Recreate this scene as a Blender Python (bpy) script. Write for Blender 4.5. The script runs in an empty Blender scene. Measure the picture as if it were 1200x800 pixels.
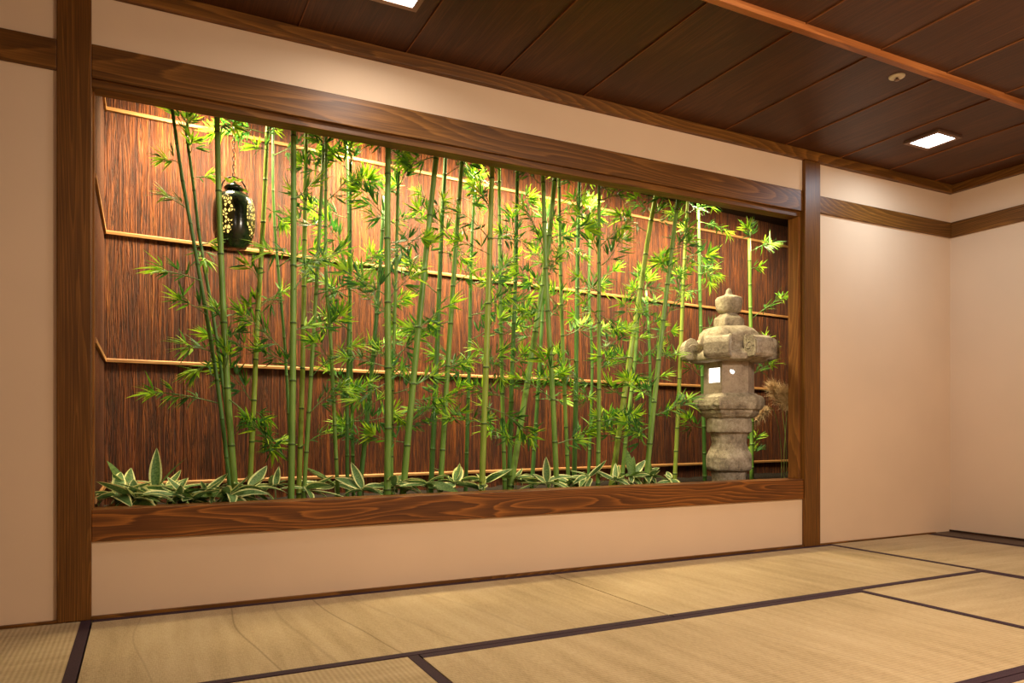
import bpy, bmesh, math, random
from mathutils import Vector, Matrix, Quaternion
C = bpy.context.scene.collection
PI = math.pi

# ---------------------------------------------------------------- camera model (level camera with vertical shift)
FPX = 857.37; YAW = math.radians(26.875); CAM = Vector((0, -3.111, .703)); HY = 502.1
def ray(u, v):
    a = (u-600)/FPX; b = (HY-v)/FPX
    return Vector((math.sin(YAW)+a*math.cos(YAW), math.cos(YAW)-a*math.sin(YAW), b))
def on_y(u, v, y):
    d = ray(u, v); t = (y-CAM.y)/d.y
    return CAM + d*t
def to_uv(p):
    q = p-CAM; dz_ = q.x*math.sin(YAW)+q.y*math.cos(YAW); return 600+FPX*(q.x*math.cos(YAW)-q.y*math.sin(YAW))/dz_, HY-FPX*q.z/dz_
def depth_y(u, y): return (y-CAM.y)/ray(u, 500).y

# ---------------------------------------------------------------- materials
def lin(c): return tuple(((x/255)/12.92 if x/255 <= .04045 else ((x/255+.055)/1.055)**2.4) for x in c)
class NT:
    def __init__(s, name, rough=.6, spec=.5):
        s.m = bpy.data.materials.new(name); s.m.use_nodes = True
        s.t = s.m.node_tree; s.b = s.t.nodes['Principled BSDF']
        s.b.inputs['Roughness'].default_value = rough
        s.b.inputs['Specular IOR Level'].default_value = spec
    def n(s, ty, **kw):
        x = s.t.nodes.new(ty)
        for k, v in kw.items():
            if k in x.inputs: 
                try: x.inputs[k].default_value = v
                except Exception: pass
            else: setattr(x, k, v)
        return x
    def l(s, a, b): s.t.links.new(a, b)
    def coord(s, scale=(1, 1, 1), loc=(0, 0, 0), kind='Object', rot=(0, 0, 0)):
        c = s.n('ShaderNodeTexCoord'); m = s.n('ShaderNodeMapping')
        m.inputs['Scale'].default_value = scale; m.inputs['Location'].default_value = loc; m.inputs['Rotation'].default_value = rot
        s.l(c.outputs[kind], m.inputs['Vector']); return m.outputs['Vector']
    def noise(s, vec, scale=5, detail=2, rough=.5, dist=0):
        x = s.n('ShaderNodeTexNoise'); x.inputs['Scale'].default_value = scale; x.inputs['Detail'].default_value = detail
        x.inputs['Roughness'].default_value = rough; x.inputs['Distortion'].default_value = dist
        s.l(vec, x.inputs['Vector']); return x.outputs['Fac']
    def math(s, op, a, b=None, c=None):
        x = s.n('ShaderNodeMath'); x.operation = op
        for i, q in enumerate((a, b, c)):
            if q is None: continue
            if isinstance(q, (int, float)): x.inputs[i].default_value = q
            else: s.l(q, x.inputs[i])
        return x.outputs[0]
    def ramp(s, fac, stops):
        x = s.n('ShaderNodeValToRGB'); e = x.color_ramp.elements
        while len(e) < len(stops): e.new(.5)
        for i, (p, c) in enumerate(stops):
            e[i].position = p; e[i].color = (*c, 1) if len(c) == 3 else c
        s.l(fac, x.inputs['Fac']); return x.outputs['Color']
    def mix(s, fac, a, b, mode='MIX'):
        x = s.n('ShaderNodeMix'); x.data_type = 'RGBA'; x.blend_type = mode
        for i, q in ((0, fac), (6, a), (7, b)):
            if isinstance(q, (int, float)): x.inputs[i].default_value = q
            elif isinstance(q, tuple): x.inputs[i].default_value = (*q, 1)
            else: s.l(q, x.inputs[i])
        return x.outputs[2]
    def col(s, c):
        if isinstance(c, tuple): s.b.inputs['Base Color'].default_value = (*c, 1)
        else: s.l(c, s.b.inputs['Base Color'])
        return s
    def bump(s, h, strength=.3, dist=.002):
        x = s.n('ShaderNodeBump'); x.inputs['Strength'].default_value = strength; x.inputs['Distance'].default_value = dist
        s.l(h, x.inputs['Height']); s.l(x.outputs['Normal'], s.b.inputs['Normal'])

def wood(name, dark, mid, light, axis, rings=9, across=3.0, along=.35, rough=.35, seed=0, coat=.0, contrast=1.0):
    """stained softwood, flame grain running along `axis` (0,1,2)"""
    k = NT(name, rough, .3)
    sc = [across]*3; sc[axis] = along
    v = k.coord(tuple(sc), (seed*3.1, seed*1.7, seed*2.3))
    n = k.noise(v, 1.0, 2.0, .45, .15)
    scf = [120]*3; scf[axis] = 6
    fib0 = k.noise(k.coord(tuple(scf)), 1.0, 2, .5)
    r = k.math('FRACT', k.math('ADD', k.math('MULTIPLY', n, rings*4), k.math('MULTIPLY', fib0, .35)))
    ring = k.ramp(r, [(0, (0, 0, 0)), (.55, (.45,)*3), (.88, (1, 1, 1)), (1, (0, 0, 0))])
    sc2 = [220]*3; sc2[axis] = 3.5
    fib = k.noise(k.coord(tuple(sc2)), 1.0, 3, .6)
    sc3 = [7]*3; sc3[axis] = 1.2
    blotch = k.noise(k.coord(tuple(sc3), (seed, 0, 0)), 1.0, 3, .6)
    f = k.math('ADD', k.math('MULTIPLY', ring, .26*contrast), k.math('MULTIPLY', fib, .50))
    f = k.math('ADD', f, k.math('MULTIPLY', blotch, .45)); f = k.math('SUBTRACT', f, .09+.10*contrast)
    k.col(k.ramp(f, [(0, dark), (.38, mid), (.85, light)]))
    k.bump(fib, .25, .0015)
    k.b.inputs['Coat Weight'].default_value = coat; k.b.inputs['Coat Roughness'].default_value = .25
    return k.m

M = {}
WD, WM, WL = lin((50, 29, 8)), lin((102, 64, 22)), lin((166, 112, 48))
M['wood_x'] = wood('stained_cedar_horizontal', WD, WM, WL, 0, seed=1, coat=.0, rough=.44)
M['wood_x2'] = wood('stained_cedar_sill', lin((50, 26, 7)), lin((104, 60, 20)), lin((180, 112, 44)), 0, seed=4, rough=.5, rings=7, across=5.5, along=.6, contrast=1.5)
M['wood_y'] = wood('stained_cedar_right_wall', WD, WM, WL, 1, seed=2, rough=.4)
M['wood_z'] = wood('stained_cedar_post', WD, WM, WL, 2, seed=7, across=9, along=.25, rough=.42, contrast=.7)
M['wood_z2'] = wood('stained_cedar_jamb', lin((60, 34, 12)), lin((124, 78, 32)), lin((176, 118, 58)), 2, seed=3, rough=.55)
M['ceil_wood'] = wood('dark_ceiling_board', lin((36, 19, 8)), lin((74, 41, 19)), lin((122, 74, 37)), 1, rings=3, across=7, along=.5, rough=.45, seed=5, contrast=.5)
M['ceil_edge_lit'] = wood('ceiling_board_lit_edge', lin((84, 46, 22)), lin((130, 78, 40)), lin((170, 108, 60)), 1, rings=3, rough=.5, seed=5)  # paler than the boards: light catching the joint edges is put into the colour
M['batten'] = wood('ceiling_batten', lin((100, 54, 24)), lin((158, 94, 46)), lin((205, 135, 76)), 0, rings=4, rough=.4, seed=6)
M['dark_floor'] = wood('dark_floor_board', lin((26, 14, 9)), lin((50, 30, 19)), lin((72, 46, 30)), 1, rough=.4, seed=8)
M['rail'] = wood('pale_batten_wood', lin((120, 76, 42)), lin((166, 118, 72)), lin((200, 156, 106)), 0, rings=2, rough=.55, seed=9)

def plaster(name, c):
    k = NT(name, .93, .2)
    n1 = k.noise(k.coord((1, 1, 1)), 1.6, 3, .5); n2 = k.noise(k.coord((1, 1, 1)), 160, 4, .6)
    a = tuple(x*.96 for x in c); b = tuple(min(1, x*1.04) for x in c)
    k.col(k.ramp(n1, [(.3, a), (.7, b)])); k.bump(n2, .18, .001); return k.m
M['plaster'] = plaster('beige_plaster', lin((217, 190, 160)))
M['plain_dark'] = plaster('niche_ceiling_paint', lin((46, 30, 22)))

# bark like cladding of the niche
k = NT('cedar_bark_cladding', .62, .35)
rv = k.coord((1, 1, .045)); fine = k.noise(rv, 95, 4, .65, .6)
mid = k.noise(k.coord((1, 1, .06), (3, 1, 0)), 30, 3, .6, .8)
big = k.noise(k.coord((1, 1, .35), (5, 0, 2)), 3.2, 3, .55)
mot = k.noise(k.coord((1, 1, .25), (9, 0, 2)), 14, 4, .7)
f = k.math('ADD', k.math('MULTIPLY', fine, .5), k.math('MULTIPLY', mid, .3))
f = k.math('ADD', f, k.math('MULTIPLY', big, .22)); f = k.math('ADD', f, k.math('MULTIPLY', mot, .16))
f = k.math('SUBTRACT', f, .09)
gr = k.noise(k.coord((1, 1, .03), (1, 4, 0)), 52, 5, .6, 1.2)
rdg = k.math('MULTIPLY', k.math('ABSOLUTE', k.math('SUBTRACT', gr, .5)), 6)
rdg = k.math('MINIMUM', 1, rdg)
cc_ = k.ramp(f, [(.26, lin((24, 8, 3))), (.44, lin((76, 31, 12))), (.60, lin((132, 70, 26))), (.78, lin((186, 124, 58)))])
k.col(k.mix(k.ramp(rdg, [(0, (1, 1, 1)), (.30, (0, 0, 0))]), cc_, lin((38, 16, 8))))
h = k.math('ADD', k.math('MULTIPLY', fine, .7), k.math('MULTIPLY', rdg, .6)); h = k.math('ADD', h, k.math('MULTIPLY', mid, .8))
k.bump(h, 1.0, .012); M['bark'] = k.m

def tatami(name, ridge_axis, creases=(), tint=1.0):
    """ridges run along ridge_axis (0=x, 1=y)"""
    k = NT(name, .82, .25)
    c = k.n('ShaderNodeTexCoord'); s = k.n('ShaderNodeSeparateXYZ'); k.l(c.outputs['Object'], s.inputs[0])
    acr = s.outputs[1-ridge_axis]; alo = s.outputs[ridge_axis]
    w = k.math('SINE', k.math('MULTIPLY', acr, 2*PI/.0150))
    sc = [0, 0, 0]; sc[ridge_axis] = 340; sc[1-ridge_axis] = 45; sc[2] = 1
    fib = k.noise(k.coord(tuple(sc)), 1, 3, .6)
    sc = [0, 0, 0]; sc[ridge_axis] = 16; sc[1-ridge_axis] = 1.6; sc[2] = 1
    band = k.noise(k.coord(tuple(sc)), 1, 3, .6)
    big = k.noise(k.coord((1.3, 1.3, 1.3)), 1, 3, .5)
    f = k.math('ADD', k.math('MULTIPLY', fib, .42), k.math('MULTIPLY', band, .34))
    f = k.math('ADD', f, k.math('MULTIPLY', big, .36)); f = k.math('ADD', f, k.math('MULTIPLY', w, .035))
    a, b, d = [tuple(x*tint*.77 for x in lin(q)) for q in ((150, 126, 84), (200, 172, 128), (226, 200, 158))]
    col = k.ramp(f, [(.34, a), (.56, b), (.8, d)])
    if creases:
        wob = k.math('MULTIPLY', k.noise(k.coord((1.4, 1.4, 1)), 1, 0, .5), .14)
        for (x0, slope, wd, st) in creases:
            # distance from the line along = x0 + slope*across
            e = k.math('SUBTRACT', k.math('ADD', alo, wob), k.math('ADD', x0+.07, k.math('MULTIPLY', acr, slope)))
            m_ = k.math('SUBTRACT', 1, k.math('MINIMUM', 1, k.math('DIVIDE', k.math('ABSOLUTE', e), wd)))
            col = k.mix(k.math('MULTIPLY', m_, st), col, lin((96, 78, 44)))
    k.col(col)
    h = k.math('ADD', k.math('MULTIPLY', w, .35), fib); k.bump(h, .5, .0022); return k.m
M['tat_x'] = tatami('tatami_rush_lengthwise', 0)
M['tat_y'] = tatami('tatami_rush_crosswise', 1, tint=1.0)
M['tat_b'] = tatami('tatami_rush_creased', 0, [(.0, -.02, .005, .25), (.30, -.06, .005, .5), (.45, -.07, .010, .22), (.62, -.12, .006, .55), (.78, -.2, .012, .18), (1.1, -.15, .012, .15), (1.5, -.15, .01, .15)])
M['tat_f'] = tatami('tatami_rush_worn', 0, [(1.76, -.12, .004, .3)])
k = NT('tatami_border_cloth', .75, .3)
k.col(k.ramp(k.noise(k.coord((1, 1, 1)), 300, 2, .6), [(.3, lin((38, 22, 30))), (.7, lin((66, 40, 48)))])); M['cloth'] = k.m

def bamboo_mat(name, a, b, node):
    k = NT(name, .38, .5)
    i = k.n('ShaderNodeObjectInfo')
    n = k.noise(k.coord((1, 1, .12)), 60, 3, .6); n2 = k.noise(k.coord((1, 1, .6)), 7, 2, .5)
    f = k.math('ADD', k.math('MULTIPLY', n, .4), k.math('MULTIPLY', n2, .6))
    k.col(k.ramp(f, [(.3, a), (.7, b)])); return k.m
M['culm'] = bamboo_mat('green_bamboo_culm', lin((84, 128, 50)), lin((142, 178, 84)), None)
M['culm2'] = bamboo_mat('yellow_green_bamboo_culm', lin((120, 148, 48)), lin((168, 188, 84)), None)
M['culm3'] = bamboo_mat('deep_green_bamboo_culm', lin((54, 98, 44)), lin((98, 142, 68)), None)
M['node'] = NT('bamboo_node_ring', .6).col(lin((66, 92, 38))).m
M['twig'] = NT('bamboo_twig', .55).col(lin((84, 118, 52))).m
def leafmat(name, a, b, tr=.35):
    k = NT(name, .5, .35)
    n = k.noise(k.coord((1, 1, 1)), 22, 2, .6)
    c = k.ramp(n, [(.3, a), (.7, b)]); k.col(c)
    out = k.t.nodes['Material Output']
    t = k.n('ShaderNodeBsdfTranslucent'); k.l(c, t.inputs['Color'])
    ms = k.n('ShaderNodeMixShader'); ms.inputs[0].default_value = tr
    k.l(k.b.outputs[0], ms.inputs[1]); k.l(t.outputs[0], ms.inputs[2]); k.l(ms.outputs[0], out.inputs['Surface'])
    return k.m
M['leaf_old'] = leafmat('mature_bamboo_leaf', lin((36, 84, 34)), lin((76, 130, 56)))
M['leaf_mid'] = leafmat('green_bamboo_leaf', lin((78, 138, 34)), lin((122, 176, 50)))
M['leaf_tip'] = leafmat('young_bamboo_leaf', lin((142, 194, 32)), lin((190, 224, 62)), .4)
M['sasa'] = leafmat('variegated_leaf_green', lin((64, 104, 54)), lin((120, 154, 90)), .2)
M['sasa_edge'] = leafmat('variegated_leaf_cream', lin((222, 226, 140)), lin((244, 244, 184)), .2)
M['sasa_plain'] = leafmat('plain_leaf_green', lin((58, 92, 40)), lin((110, 140, 64)), .2)

def stone(name, a, b, c, sc=1):
    k = NT(name, .92, .25)
    v = k.coord((1, 1, 1)); n1 = k.noise(v, 9*sc, 5, .65); n2 = k.noise(v, 70*sc, 4, .7); n3 = k.noise(v, 230, 2, .6)
    f = k.math('ADD', k.math('MULTIPLY', n1, .6), k.math('MULTIPLY', n2, .3)); f = k.math('ADD', f, k.math('MULTIPLY', n3, .15))
    k.col(k.ramp(f, [(.36, a), (.52, b), (.74, c)])); k.bump(k.math('ADD', n2, k.math('MULTIPLY', n3, .5)), .7, .006); return k.m
M['stone'] = stone('weathered_granite', lin((84, 76, 66)), lin((166, 154, 134)), lin((228, 218, 198)))
M['stone_smooth'] = stone('dressed_granite', lin((118, 104, 90)), lin((172, 156, 138)), lin((198, 182, 162)), 1.5)
M['soil'] = stone('dark_planting_soil', lin((12, 8, 6)), lin((26, 18, 12)), lin((46, 32, 22)), 2)
M['log'] = wood('cut_log', lin((120, 70, 40)), lin((190, 130, 84)), lin((222, 170, 120)), 0, seed=2, rough=.8)

def emit(name, c, s):
    k = NT(name); k.col((0, 0, 0)); k.b.inputs['Emission Color'].default_value = (*c, 1); k.b.inputs['Emission Strength'].default_value = s; return k.m
M['lamp'] = emit('led_panel', (.86, .93, 1), 14)
M['paper'] = emit('lit_paper', (1, .93, .82), 3.2)
M['spot_lens'] = emit('spot_lens', (1, .85, .6), 6)
M['metal'] = NT('brushed_frame_metal', .3).col(lin((150, 120, 100))).m; M['metal'].node_tree.nodes['Principled BSDF'].inputs['Metallic'].default_value = .8
M['white'] = NT('white_plastic', .5).col(lin((244, 236, 222))).m
M['black'] = NT('black_iron', .5).col(lin((26, 26, 24))).m
k = NT('glazed_dark_green_ceramic', .18, .6)
k.col(k.ramp(k.noise(k.coord(), 14, 3, .6), [(.3, lin((14, 22, 16))), (.7, lin((40, 54, 40)))])); M['glaze'] = k.m
k = NT('pierced_leaf_panel', .3)
vo = k.n('ShaderNodeTexVoronoi'); vo.feature = 'DISTANCE_TO_EDGE'; vo.inputs['Scale'].default_value = 75; k.l(k.coord((1, 1, .7)), vo.inputs['Vector'])
m_ = k.math('GREATER_THAN', vo.outputs['Distance'], .16)
vc = k.n('ShaderNodeTexVoronoi'); vc.inputs['Scale'].default_value = 75; k.l(k.coord((1, 1, .7)), vc.inputs['Vector'])
sx = k.n('ShaderNodeSeparateColor'); k.l(vc.outputs['Color'], sx.inputs[0])
m2 = k.math('MULTIPLY', m_, k.math('GREATER_THAN', sx.outputs[0], .28))
k.col(lin((70, 62, 30))); k.b.inputs['Emission Color'].default_value = (1, .68, .17, 1)
k.l(k.math('MULTIPLY', m2, 1.7), k.b.inputs['Emission Strength']); M['pierced'] = k.m
k = NT('pampas_plume', .8, .1); k.col(k.ramp(k.noise(k.coord(), 30, 2), [(.3, lin((180, 148, 112))), (.7, lin((232, 206, 170)))])); M['plume'] = k.m
M['straw'] = NT('dry_stalk', .6).col(lin((120, 132, 70))).m

# ---------------------------------------------------------------- mesh helpers
def obj(name, bm, mats, parent=None, smooth=False, loc=None):
    me = bpy.data.meshes.new(name); bm.to_mesh(me); bm.free()
    for m in (mats if isinstance(mats, (list, tuple)) else [mats]): me.materials.append(m)
    if smooth:
        for p in me.polygons: p.use_smooth = True
    o = bpy.data.objects.new(name, me); C.objects.link(o)
    if parent: o.parent = parent
    if loc is not None: o.location = loc
    return o
def tag(o, label, cat, group=None):
    o['label'] = label; o['category'] = cat
    if group: o['group'] = group
    return o
def thing(name, label, cat, loc=(0, 0, 0), group=None):
    o = bpy.data.objects.new(name, None); o.empty_display_size = .05; C.objects.link(o); o.location = loc
    return tag(o, label, cat, group)
def box(bm, x0, x1, y0, y1, z0, z1, bev=0, mi=0):
    vs = [bm.verts.new((x, y, z)) for x in (x0, x1) for y in (y0, y1) for z in (z0, z1)]
    fs = [bm.faces.new([vs[i] for i in q]) for q in ((0, 1, 3, 2), (4, 6, 7, 5), (0, 4, 5, 1), (2, 3, 7, 6), (0, 2, 6, 4), (1, 5, 7, 3))]
    for f in fs: f.material_index = mi
    if bev:
        es = list({e for f in fs for e in f.edges})
        r = bmesh.ops.bevel(bm, geom=es, offset=bev, segments=2, affect='EDGES', profile=.5)
        for f in r['faces']: f.material_index = mi
    return fs
def B(*a, **k):
    bm = bmesh.new(); box(bm, *a, **k); bmesh.ops.recalc_face_normals(bm, faces=bm.faces); return bm
def struct(name, bm, m, parent=None, smooth=False):
    o = obj(name, bm, m, parent, smooth)
    if not parent: o['kind'] = 'structure'
    return o
def tube(bm, pts, rad, seg=10, cap=True, mi=0, matfn=None):
    """pts: Vectors, rad: list or number"""
    if not isinstance(rad, (list, tuple)): rad = [rad]*len(pts)
    rings = []
    up = Vector((0, 0, 1))
    for i, p in enumerate(pts):
        d = (pts[min(i+1, len(pts)-1)]-pts[max(i-1, 0)]).normalized()
        a = d.cross(Vector((0, 1, 0)) if abs(d.y) < .9 else Vector((1, 0, 0))).normalized(); b = d.cross(a)
        rings.append([bm.verts.new(p+(a*math.cos(2*PI*j/seg)+b*math.sin(2*PI*j/seg))*rad[i]) for j in range(seg)])
    for i in range(len(rings)-1):
        for j in range(seg):
            f = bm.faces.new((rings[i][j], rings[i][(j+1) % seg], rings[i+1][(j+1) % seg], rings[i+1][j]))
            f.material_index = matfn(i) if matfn else mi; f.smooth = True
    if cap:
        for r_ in (rings[0][::-1], rings[-1]):
            f = bm.faces.new(r_); f.material_index = matfn(0) if matfn else mi
    return rings
def lathe(bm, prof, seg=32, mi=0, rot=0, jit=0, rnd=None, smooth=True):
    rings = []
    for r, z in prof:
        ring = []
        for j in range(seg):
            a = 2*PI*j/seg+rot; rr = r*(1+(rnd.uniform(-jit, jit) if rnd else 0))
            ring.append(bm.verts.new((rr*math.cos(a), rr*math.sin(a), z)))
        rings.append(ring)
    for i in range(len(rings)-1):
        for j in range(seg):
            f = bm.faces.new((rings[i][j], rings[i][(j+1) % seg], rings[i+1][(j+1) % seg], rings[i+1][j])); f.material_index = mi; f.smooth = smooth
    bm.faces.new(rings[0][::-1]).material_index = mi; bm.faces.new(rings[-1]).material_index = mi
    return rings

# ---------------------------------------------------------------- room
X0, X1, YB = -2.9, 4.938, -4.7
PL0, PL1 = -.272, -.163      # left post
PR0, PR1 = 3.517, 3.648      # right post
LB, LT = 1.968, 2.122        # lintel
SB, ST = .286, .404          # sill
CZ = 2.36; TH = .09
NZ = 2.455; SOIL = .325
def nb(x): return 1.009+.0906*(x+.163)    # niche back face
bm = bmesh.new()
box(bm, X0, X1, YB, .0, -.12, -.055)
box(bm, X0, -1.13, YB, -.01, -.055, 0); box(bm, -1.13, -.2, YB, -1.97, -.055, 0)
box(bm, -.2, X1, YB, -2.92, -.055, 0)
bmesh.ops.recalc_face_normals(bm, faces=bm.faces)
struct('floor', bm, M['tat_x'])
bm = bmesh.new()
T2 = 0.16
box(bm, X0-.1, PL0+.02, 0, TH, -.12, CZ)                     # left of post
box(bm, PL1-.02, PR0+.02, 0, TH, -.12, SB+.01)               # below the sill
box(bm, PL1-.02, PR0+.02, 0, TH, LT-.02, 2.5)                # above the lintel
box(bm, PR1-.02, X1+.1, 0, TH, -.12, CZ)                     # right panel
bmesh.ops.recalc_face_normals(bm, faces=bm.faces)
struct('wall_front', bm, M['plaster'])
struct('wall_right', B(X1, X1+.1, YB, 0, -.12, CZ+.05), M['plaster'])
struct('wall_left', B(X0-.1, X0, YB, 0, -.12, CZ+.05), M['plaster'])
struct('wall_back', B(X0-.1, X1+.1, YB-.1, YB, -.12, CZ+.05), M['plaster'])
# ceiling: lapped boards, each a little tilted so its left edge shows
bm = bmesh.new()
xj = .578-.461*8
while xj < X1:
    xa, xb = max(xj, X0), min(xj+.461, X1)
    if xb > xa:
        for (ya, yb) in ((YB, -.9885), (-.955, 0)):
            v = [bm.verts.new(p) for p in ((xa, ya, CZ-.003), (xb, ya, CZ), (xb, yb, CZ), (xa, yb, CZ-.003),
                                           (xa, ya, CZ), (xa, yb, CZ))]
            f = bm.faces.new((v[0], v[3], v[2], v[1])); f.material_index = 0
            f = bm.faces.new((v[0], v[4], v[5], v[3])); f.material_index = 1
            if xa > X0+.01: box(bm, xa-.002, xa+.002, ya, yb, CZ-.006, CZ-.0005, mi=1)  # added pale bead, painted highlight along each joint
    xj += .461
box(bm, X0-.1, X1+.1, YB-.1, TH*.9, CZ+.001, CZ+.06)
ceiling = struct('ceiling', bm, [M['ceil_wood'], M['ceil_edge_lit']])
struct('trim_1', B(X0, X1, -.9885, -.955, CZ-.03, CZ+.002, bev=.003), M['batten'])
# crown rails
struct('trim_2', B(X0, X1, -.032, .0, 2.302, CZ-.002, bev=.003), M['wood_x'])
struct('trim_3', B(X1-.032, X1, YB, -.032, 2.302, CZ-.002, bev=.003), M['wood_y'])
# posts
struct('trim_4', B(PL0, PL1, -.014, TH+.01, 0, 2.302, bev=.003), M['wood_z'])
struct('trim_5', B(PR0, PR1, -.022, TH+.01, 0, 2.302, bev=.004), M['wood_z'])
# lintel with a rebated lower edge, and sill
bm = bmesh.new(); box(bm, PL1, PR0, -.006, TH, LB+.03, LT, bev=.003); box(bm, PL1, PR0, .012, TH-.005, LB+.0, LB+.032, bev=.002)
bmesh.ops.recalc_face_normals(bm, faces=bm.faces); struct('trim_6', bm, M['wood_x'])
struct('trim_7', B(PL1, PR0, -.012, TH+.01, SB, ST, bev=.003), M['wood_x2'])
# picture rails left and right of the opening
struct('trim_8', B(X0, PL0, -.012, .0, 1.998, 2.11, bev=.003), M['wood_x'])
struct('trim_9', B(PR1, X1, -.014, .0, 2.004, 2.108, bev=.003), M['wood_x'])
struct('trim_10', B(X1-.014, X1, YB, -.014, 2.004, 2.108, bev=.003), M['wood_y'])
# inner jambs
struct('trim_11', B(PR0-.018, PR0+.004, .012, TH, ST, LB+.002, bev=.002), M['wood_z2'])
struct('trim_12', B(PL1-.002, PL1+.006, .05, TH, ST, LB+.002), M['wood_z2'])
# thin wooden strips where wall meets the mats
bm = bmesh.new(); box(bm, X0, PL0, -.012, 0, 0, .010); box(bm, PL1, PR0, -.014, 0, 0, .012); box(bm, PR1, X1-.17, -.012, 0, 0, .008)
bmesh.ops.recalc_face_normals(bm, faces=bm.faces); struct('baseboard_front', bm, M['wood_x'])
struct('baseboard_right', B(X1-.012, X1, YB, -.002, .0, .014), M['dark_floor'])
bm = bmesh.new(); box(bm, 4.712, X1-.012, -2.92, -.002, -.055, .003, bev=.001); struct('trim_13', bm, M['dark_floor'])

# niche shell
def quadbox(name, p0, p1, thick, z0, z1, m):
    a = Vector((p0[0], p0[1], 0)); b = Vector((p1[0], p1[1], 0)); d = (b-a).normalized(); n = Vector((-d.y, d.x, 0))*thick
    bm = bmesh.new(); vs = []
    for p in (a, b, b+n, a+n):
        vs.append((bm.verts.new((p.x, p.y, z0)), bm.verts.new((p.x, p.y, z1))))
    for i in range(4):
        j = (i+1) % 4; bm.faces.new((vs[i][0], vs[j][0], vs[j][1], vs[i][1]))
    bm.faces.new([v[0] for v in vs][::-1]); bm.faces.new([v[1] for v in vs]); bmesh.ops.recalc_face_normals(bm, faces=bm.faces)
    return struct(name, bm, m)
NR = 5.2
# back cladding as boards with narrow dark joints
bm = bmesh.new(); rr = random.Random(3)
x = -.163
d = Vector((1, .0906, 0)).normalized(); nrm = Vector((-d.y, d.x, 0))
s = 0; Ltot = (NR+.163)/d.x; org = Vector((-.163, 1.009, 0))
while s < Ltot:
    w = rr.choice((.30, .36, .42, .45)); e = min(s+w, Ltot); off = rr.uniform(0, .004)
    p = [org+d*(s+.0006)+nrm*off, org+d*(e-.0006)+nrm*off, org+d*(e-.0006)+nrm*.03, org+d*(s+.0006)+nrm*.03]
    vs = [(bm.verts.new((q.x, q.y, .2)), bm.verts.new((q.x, q.y, NZ))) for q in p]
    for i in range(4):
        j = (i+1) % 4; bm.faces.new((vs[i][0], vs[j][0], vs[j][1], vs[i][1]))
    s = e
bmesh.ops.recalc_face_normals(bm, faces=bm.faces)
struct('wall_niche_back', bm, M['bark'])
quadbox('wall_niche_rear', (-.3, 1.009-.012+.045), (NR+.1, nb(NR+.1)+.035), .05, .0, 2.55, M['plain_dark'])
struct('wall_niche_left', B(-.26, -.163, TH+.01, 1.02, .0, NZ), M['bark'])
struct('wall_niche_right', B(NR, NR+.08, TH, 1.6, .0, NZ), M['bark'])
struct('wall_niche_front', B(PR1-.02, NR, TH, TH+.04, .0, 2.5), M['plain_dark'])
bm = bmesh.new()
vs = [bm.verts.new(p) for p in ((-.26, TH*.9, NZ), (NR+.08, TH*.9, NZ), (NR+.08, 1.62, NZ), (-.26, 1.08, NZ), (-.26, TH*.9, NZ+.06), (NR+.08, TH*.9, NZ+.06), (NR+.08, 1.62, NZ+.06), (-.26, 1.08, NZ+.06))]
for q in ((0, 1, 2, 3), (4, 7, 6, 5), (0, 4, 5, 1), (1, 5, 6, 2), (2, 6, 7, 3), (3, 7, 4, 0)): bm.faces.new([vs[i] for i in q])
bmesh.ops.recalc_face_normals(bm, faces=bm.faces); struct('ceiling_niche', bm, M['plain_dark'])
# soil of the planter (uneven)
bm = bmesh.new(); nx, ny = 90, 20; rr = random.Random(9); g = []
for i in range(nx+1):
    row = []
    for j in range(ny+1):
        xx = -.163+(NR+.163)*i/nx; yy = TH+.012+(nb(xx)-TH-.012)*j/ny
        row.append(bm.verts.new((xx, yy, SOIL+rr.uniform(-.008, .008))))
    g.append(row)
for i in range(nx):
    for j in range(ny): bm.faces.new((g[i][j], g[i+1][j], g[i+1][j+1], g[i][j+1]))
bx0 = [g[0][0], g[nx][0], g[nx][ny], g[0][ny]]
low = [bm.verts.new((v.co.x, v.co.y, .0)) for v in bx0]; bm.faces.new(low)
so = obj('planter_soil', bm, M['soil'], smooth=True); so['kind'] = 'structure'

# ---------------------------------------------------------------- rails on the cladding
RZ = [2.279, 1.670, 1.040, .425]
RN = ['topmost of the four pale wooden rails across the bark-clad niche wall',
      'second pale wooden rail from the top across the niche wall, passing behind the hanging lamp',
      'third pale wooden rail from the top across the niche wall, level with the lantern window',
      'lowest of the four pale wooden rails, just above the striped ground leaves']
for z, lb in zip(RZ, RN):
    bm = bmesh.new()
    a = org-nrm*.012; b = org+d*Ltot-nrm*.012
    for (p, q, n) in ((a, b, nrm),):
        vs = []
        for pt in (p, q):
            for (dn, dz) in ((.012, -.010), (.0, -.008), (-.001, .004), (.003, .010), (.012, .010)):
                vs.append(bm.verts.new((pt.x+n.x*dn, pt.y+n.y*dn, z+dz)))
        for i in range(5):
            j = (i+1) % 5; bm.faces.new((vs[i], vs[j], vs[5+j], vs[5+i]))
        bm.faces.new(vs[:5]); bm.faces.new(vs[5:])
    box(bm, -.163, -.152, TH+.012, 1.005, z-.010, z+.010, bev=.002)
    bmesh.ops.recalc_face_normals(bm, faces=bm.faces)
    tag(obj('wooden_rail', bm, M['rail']), lb, 'rail', 'rails on the niche wall')

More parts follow.
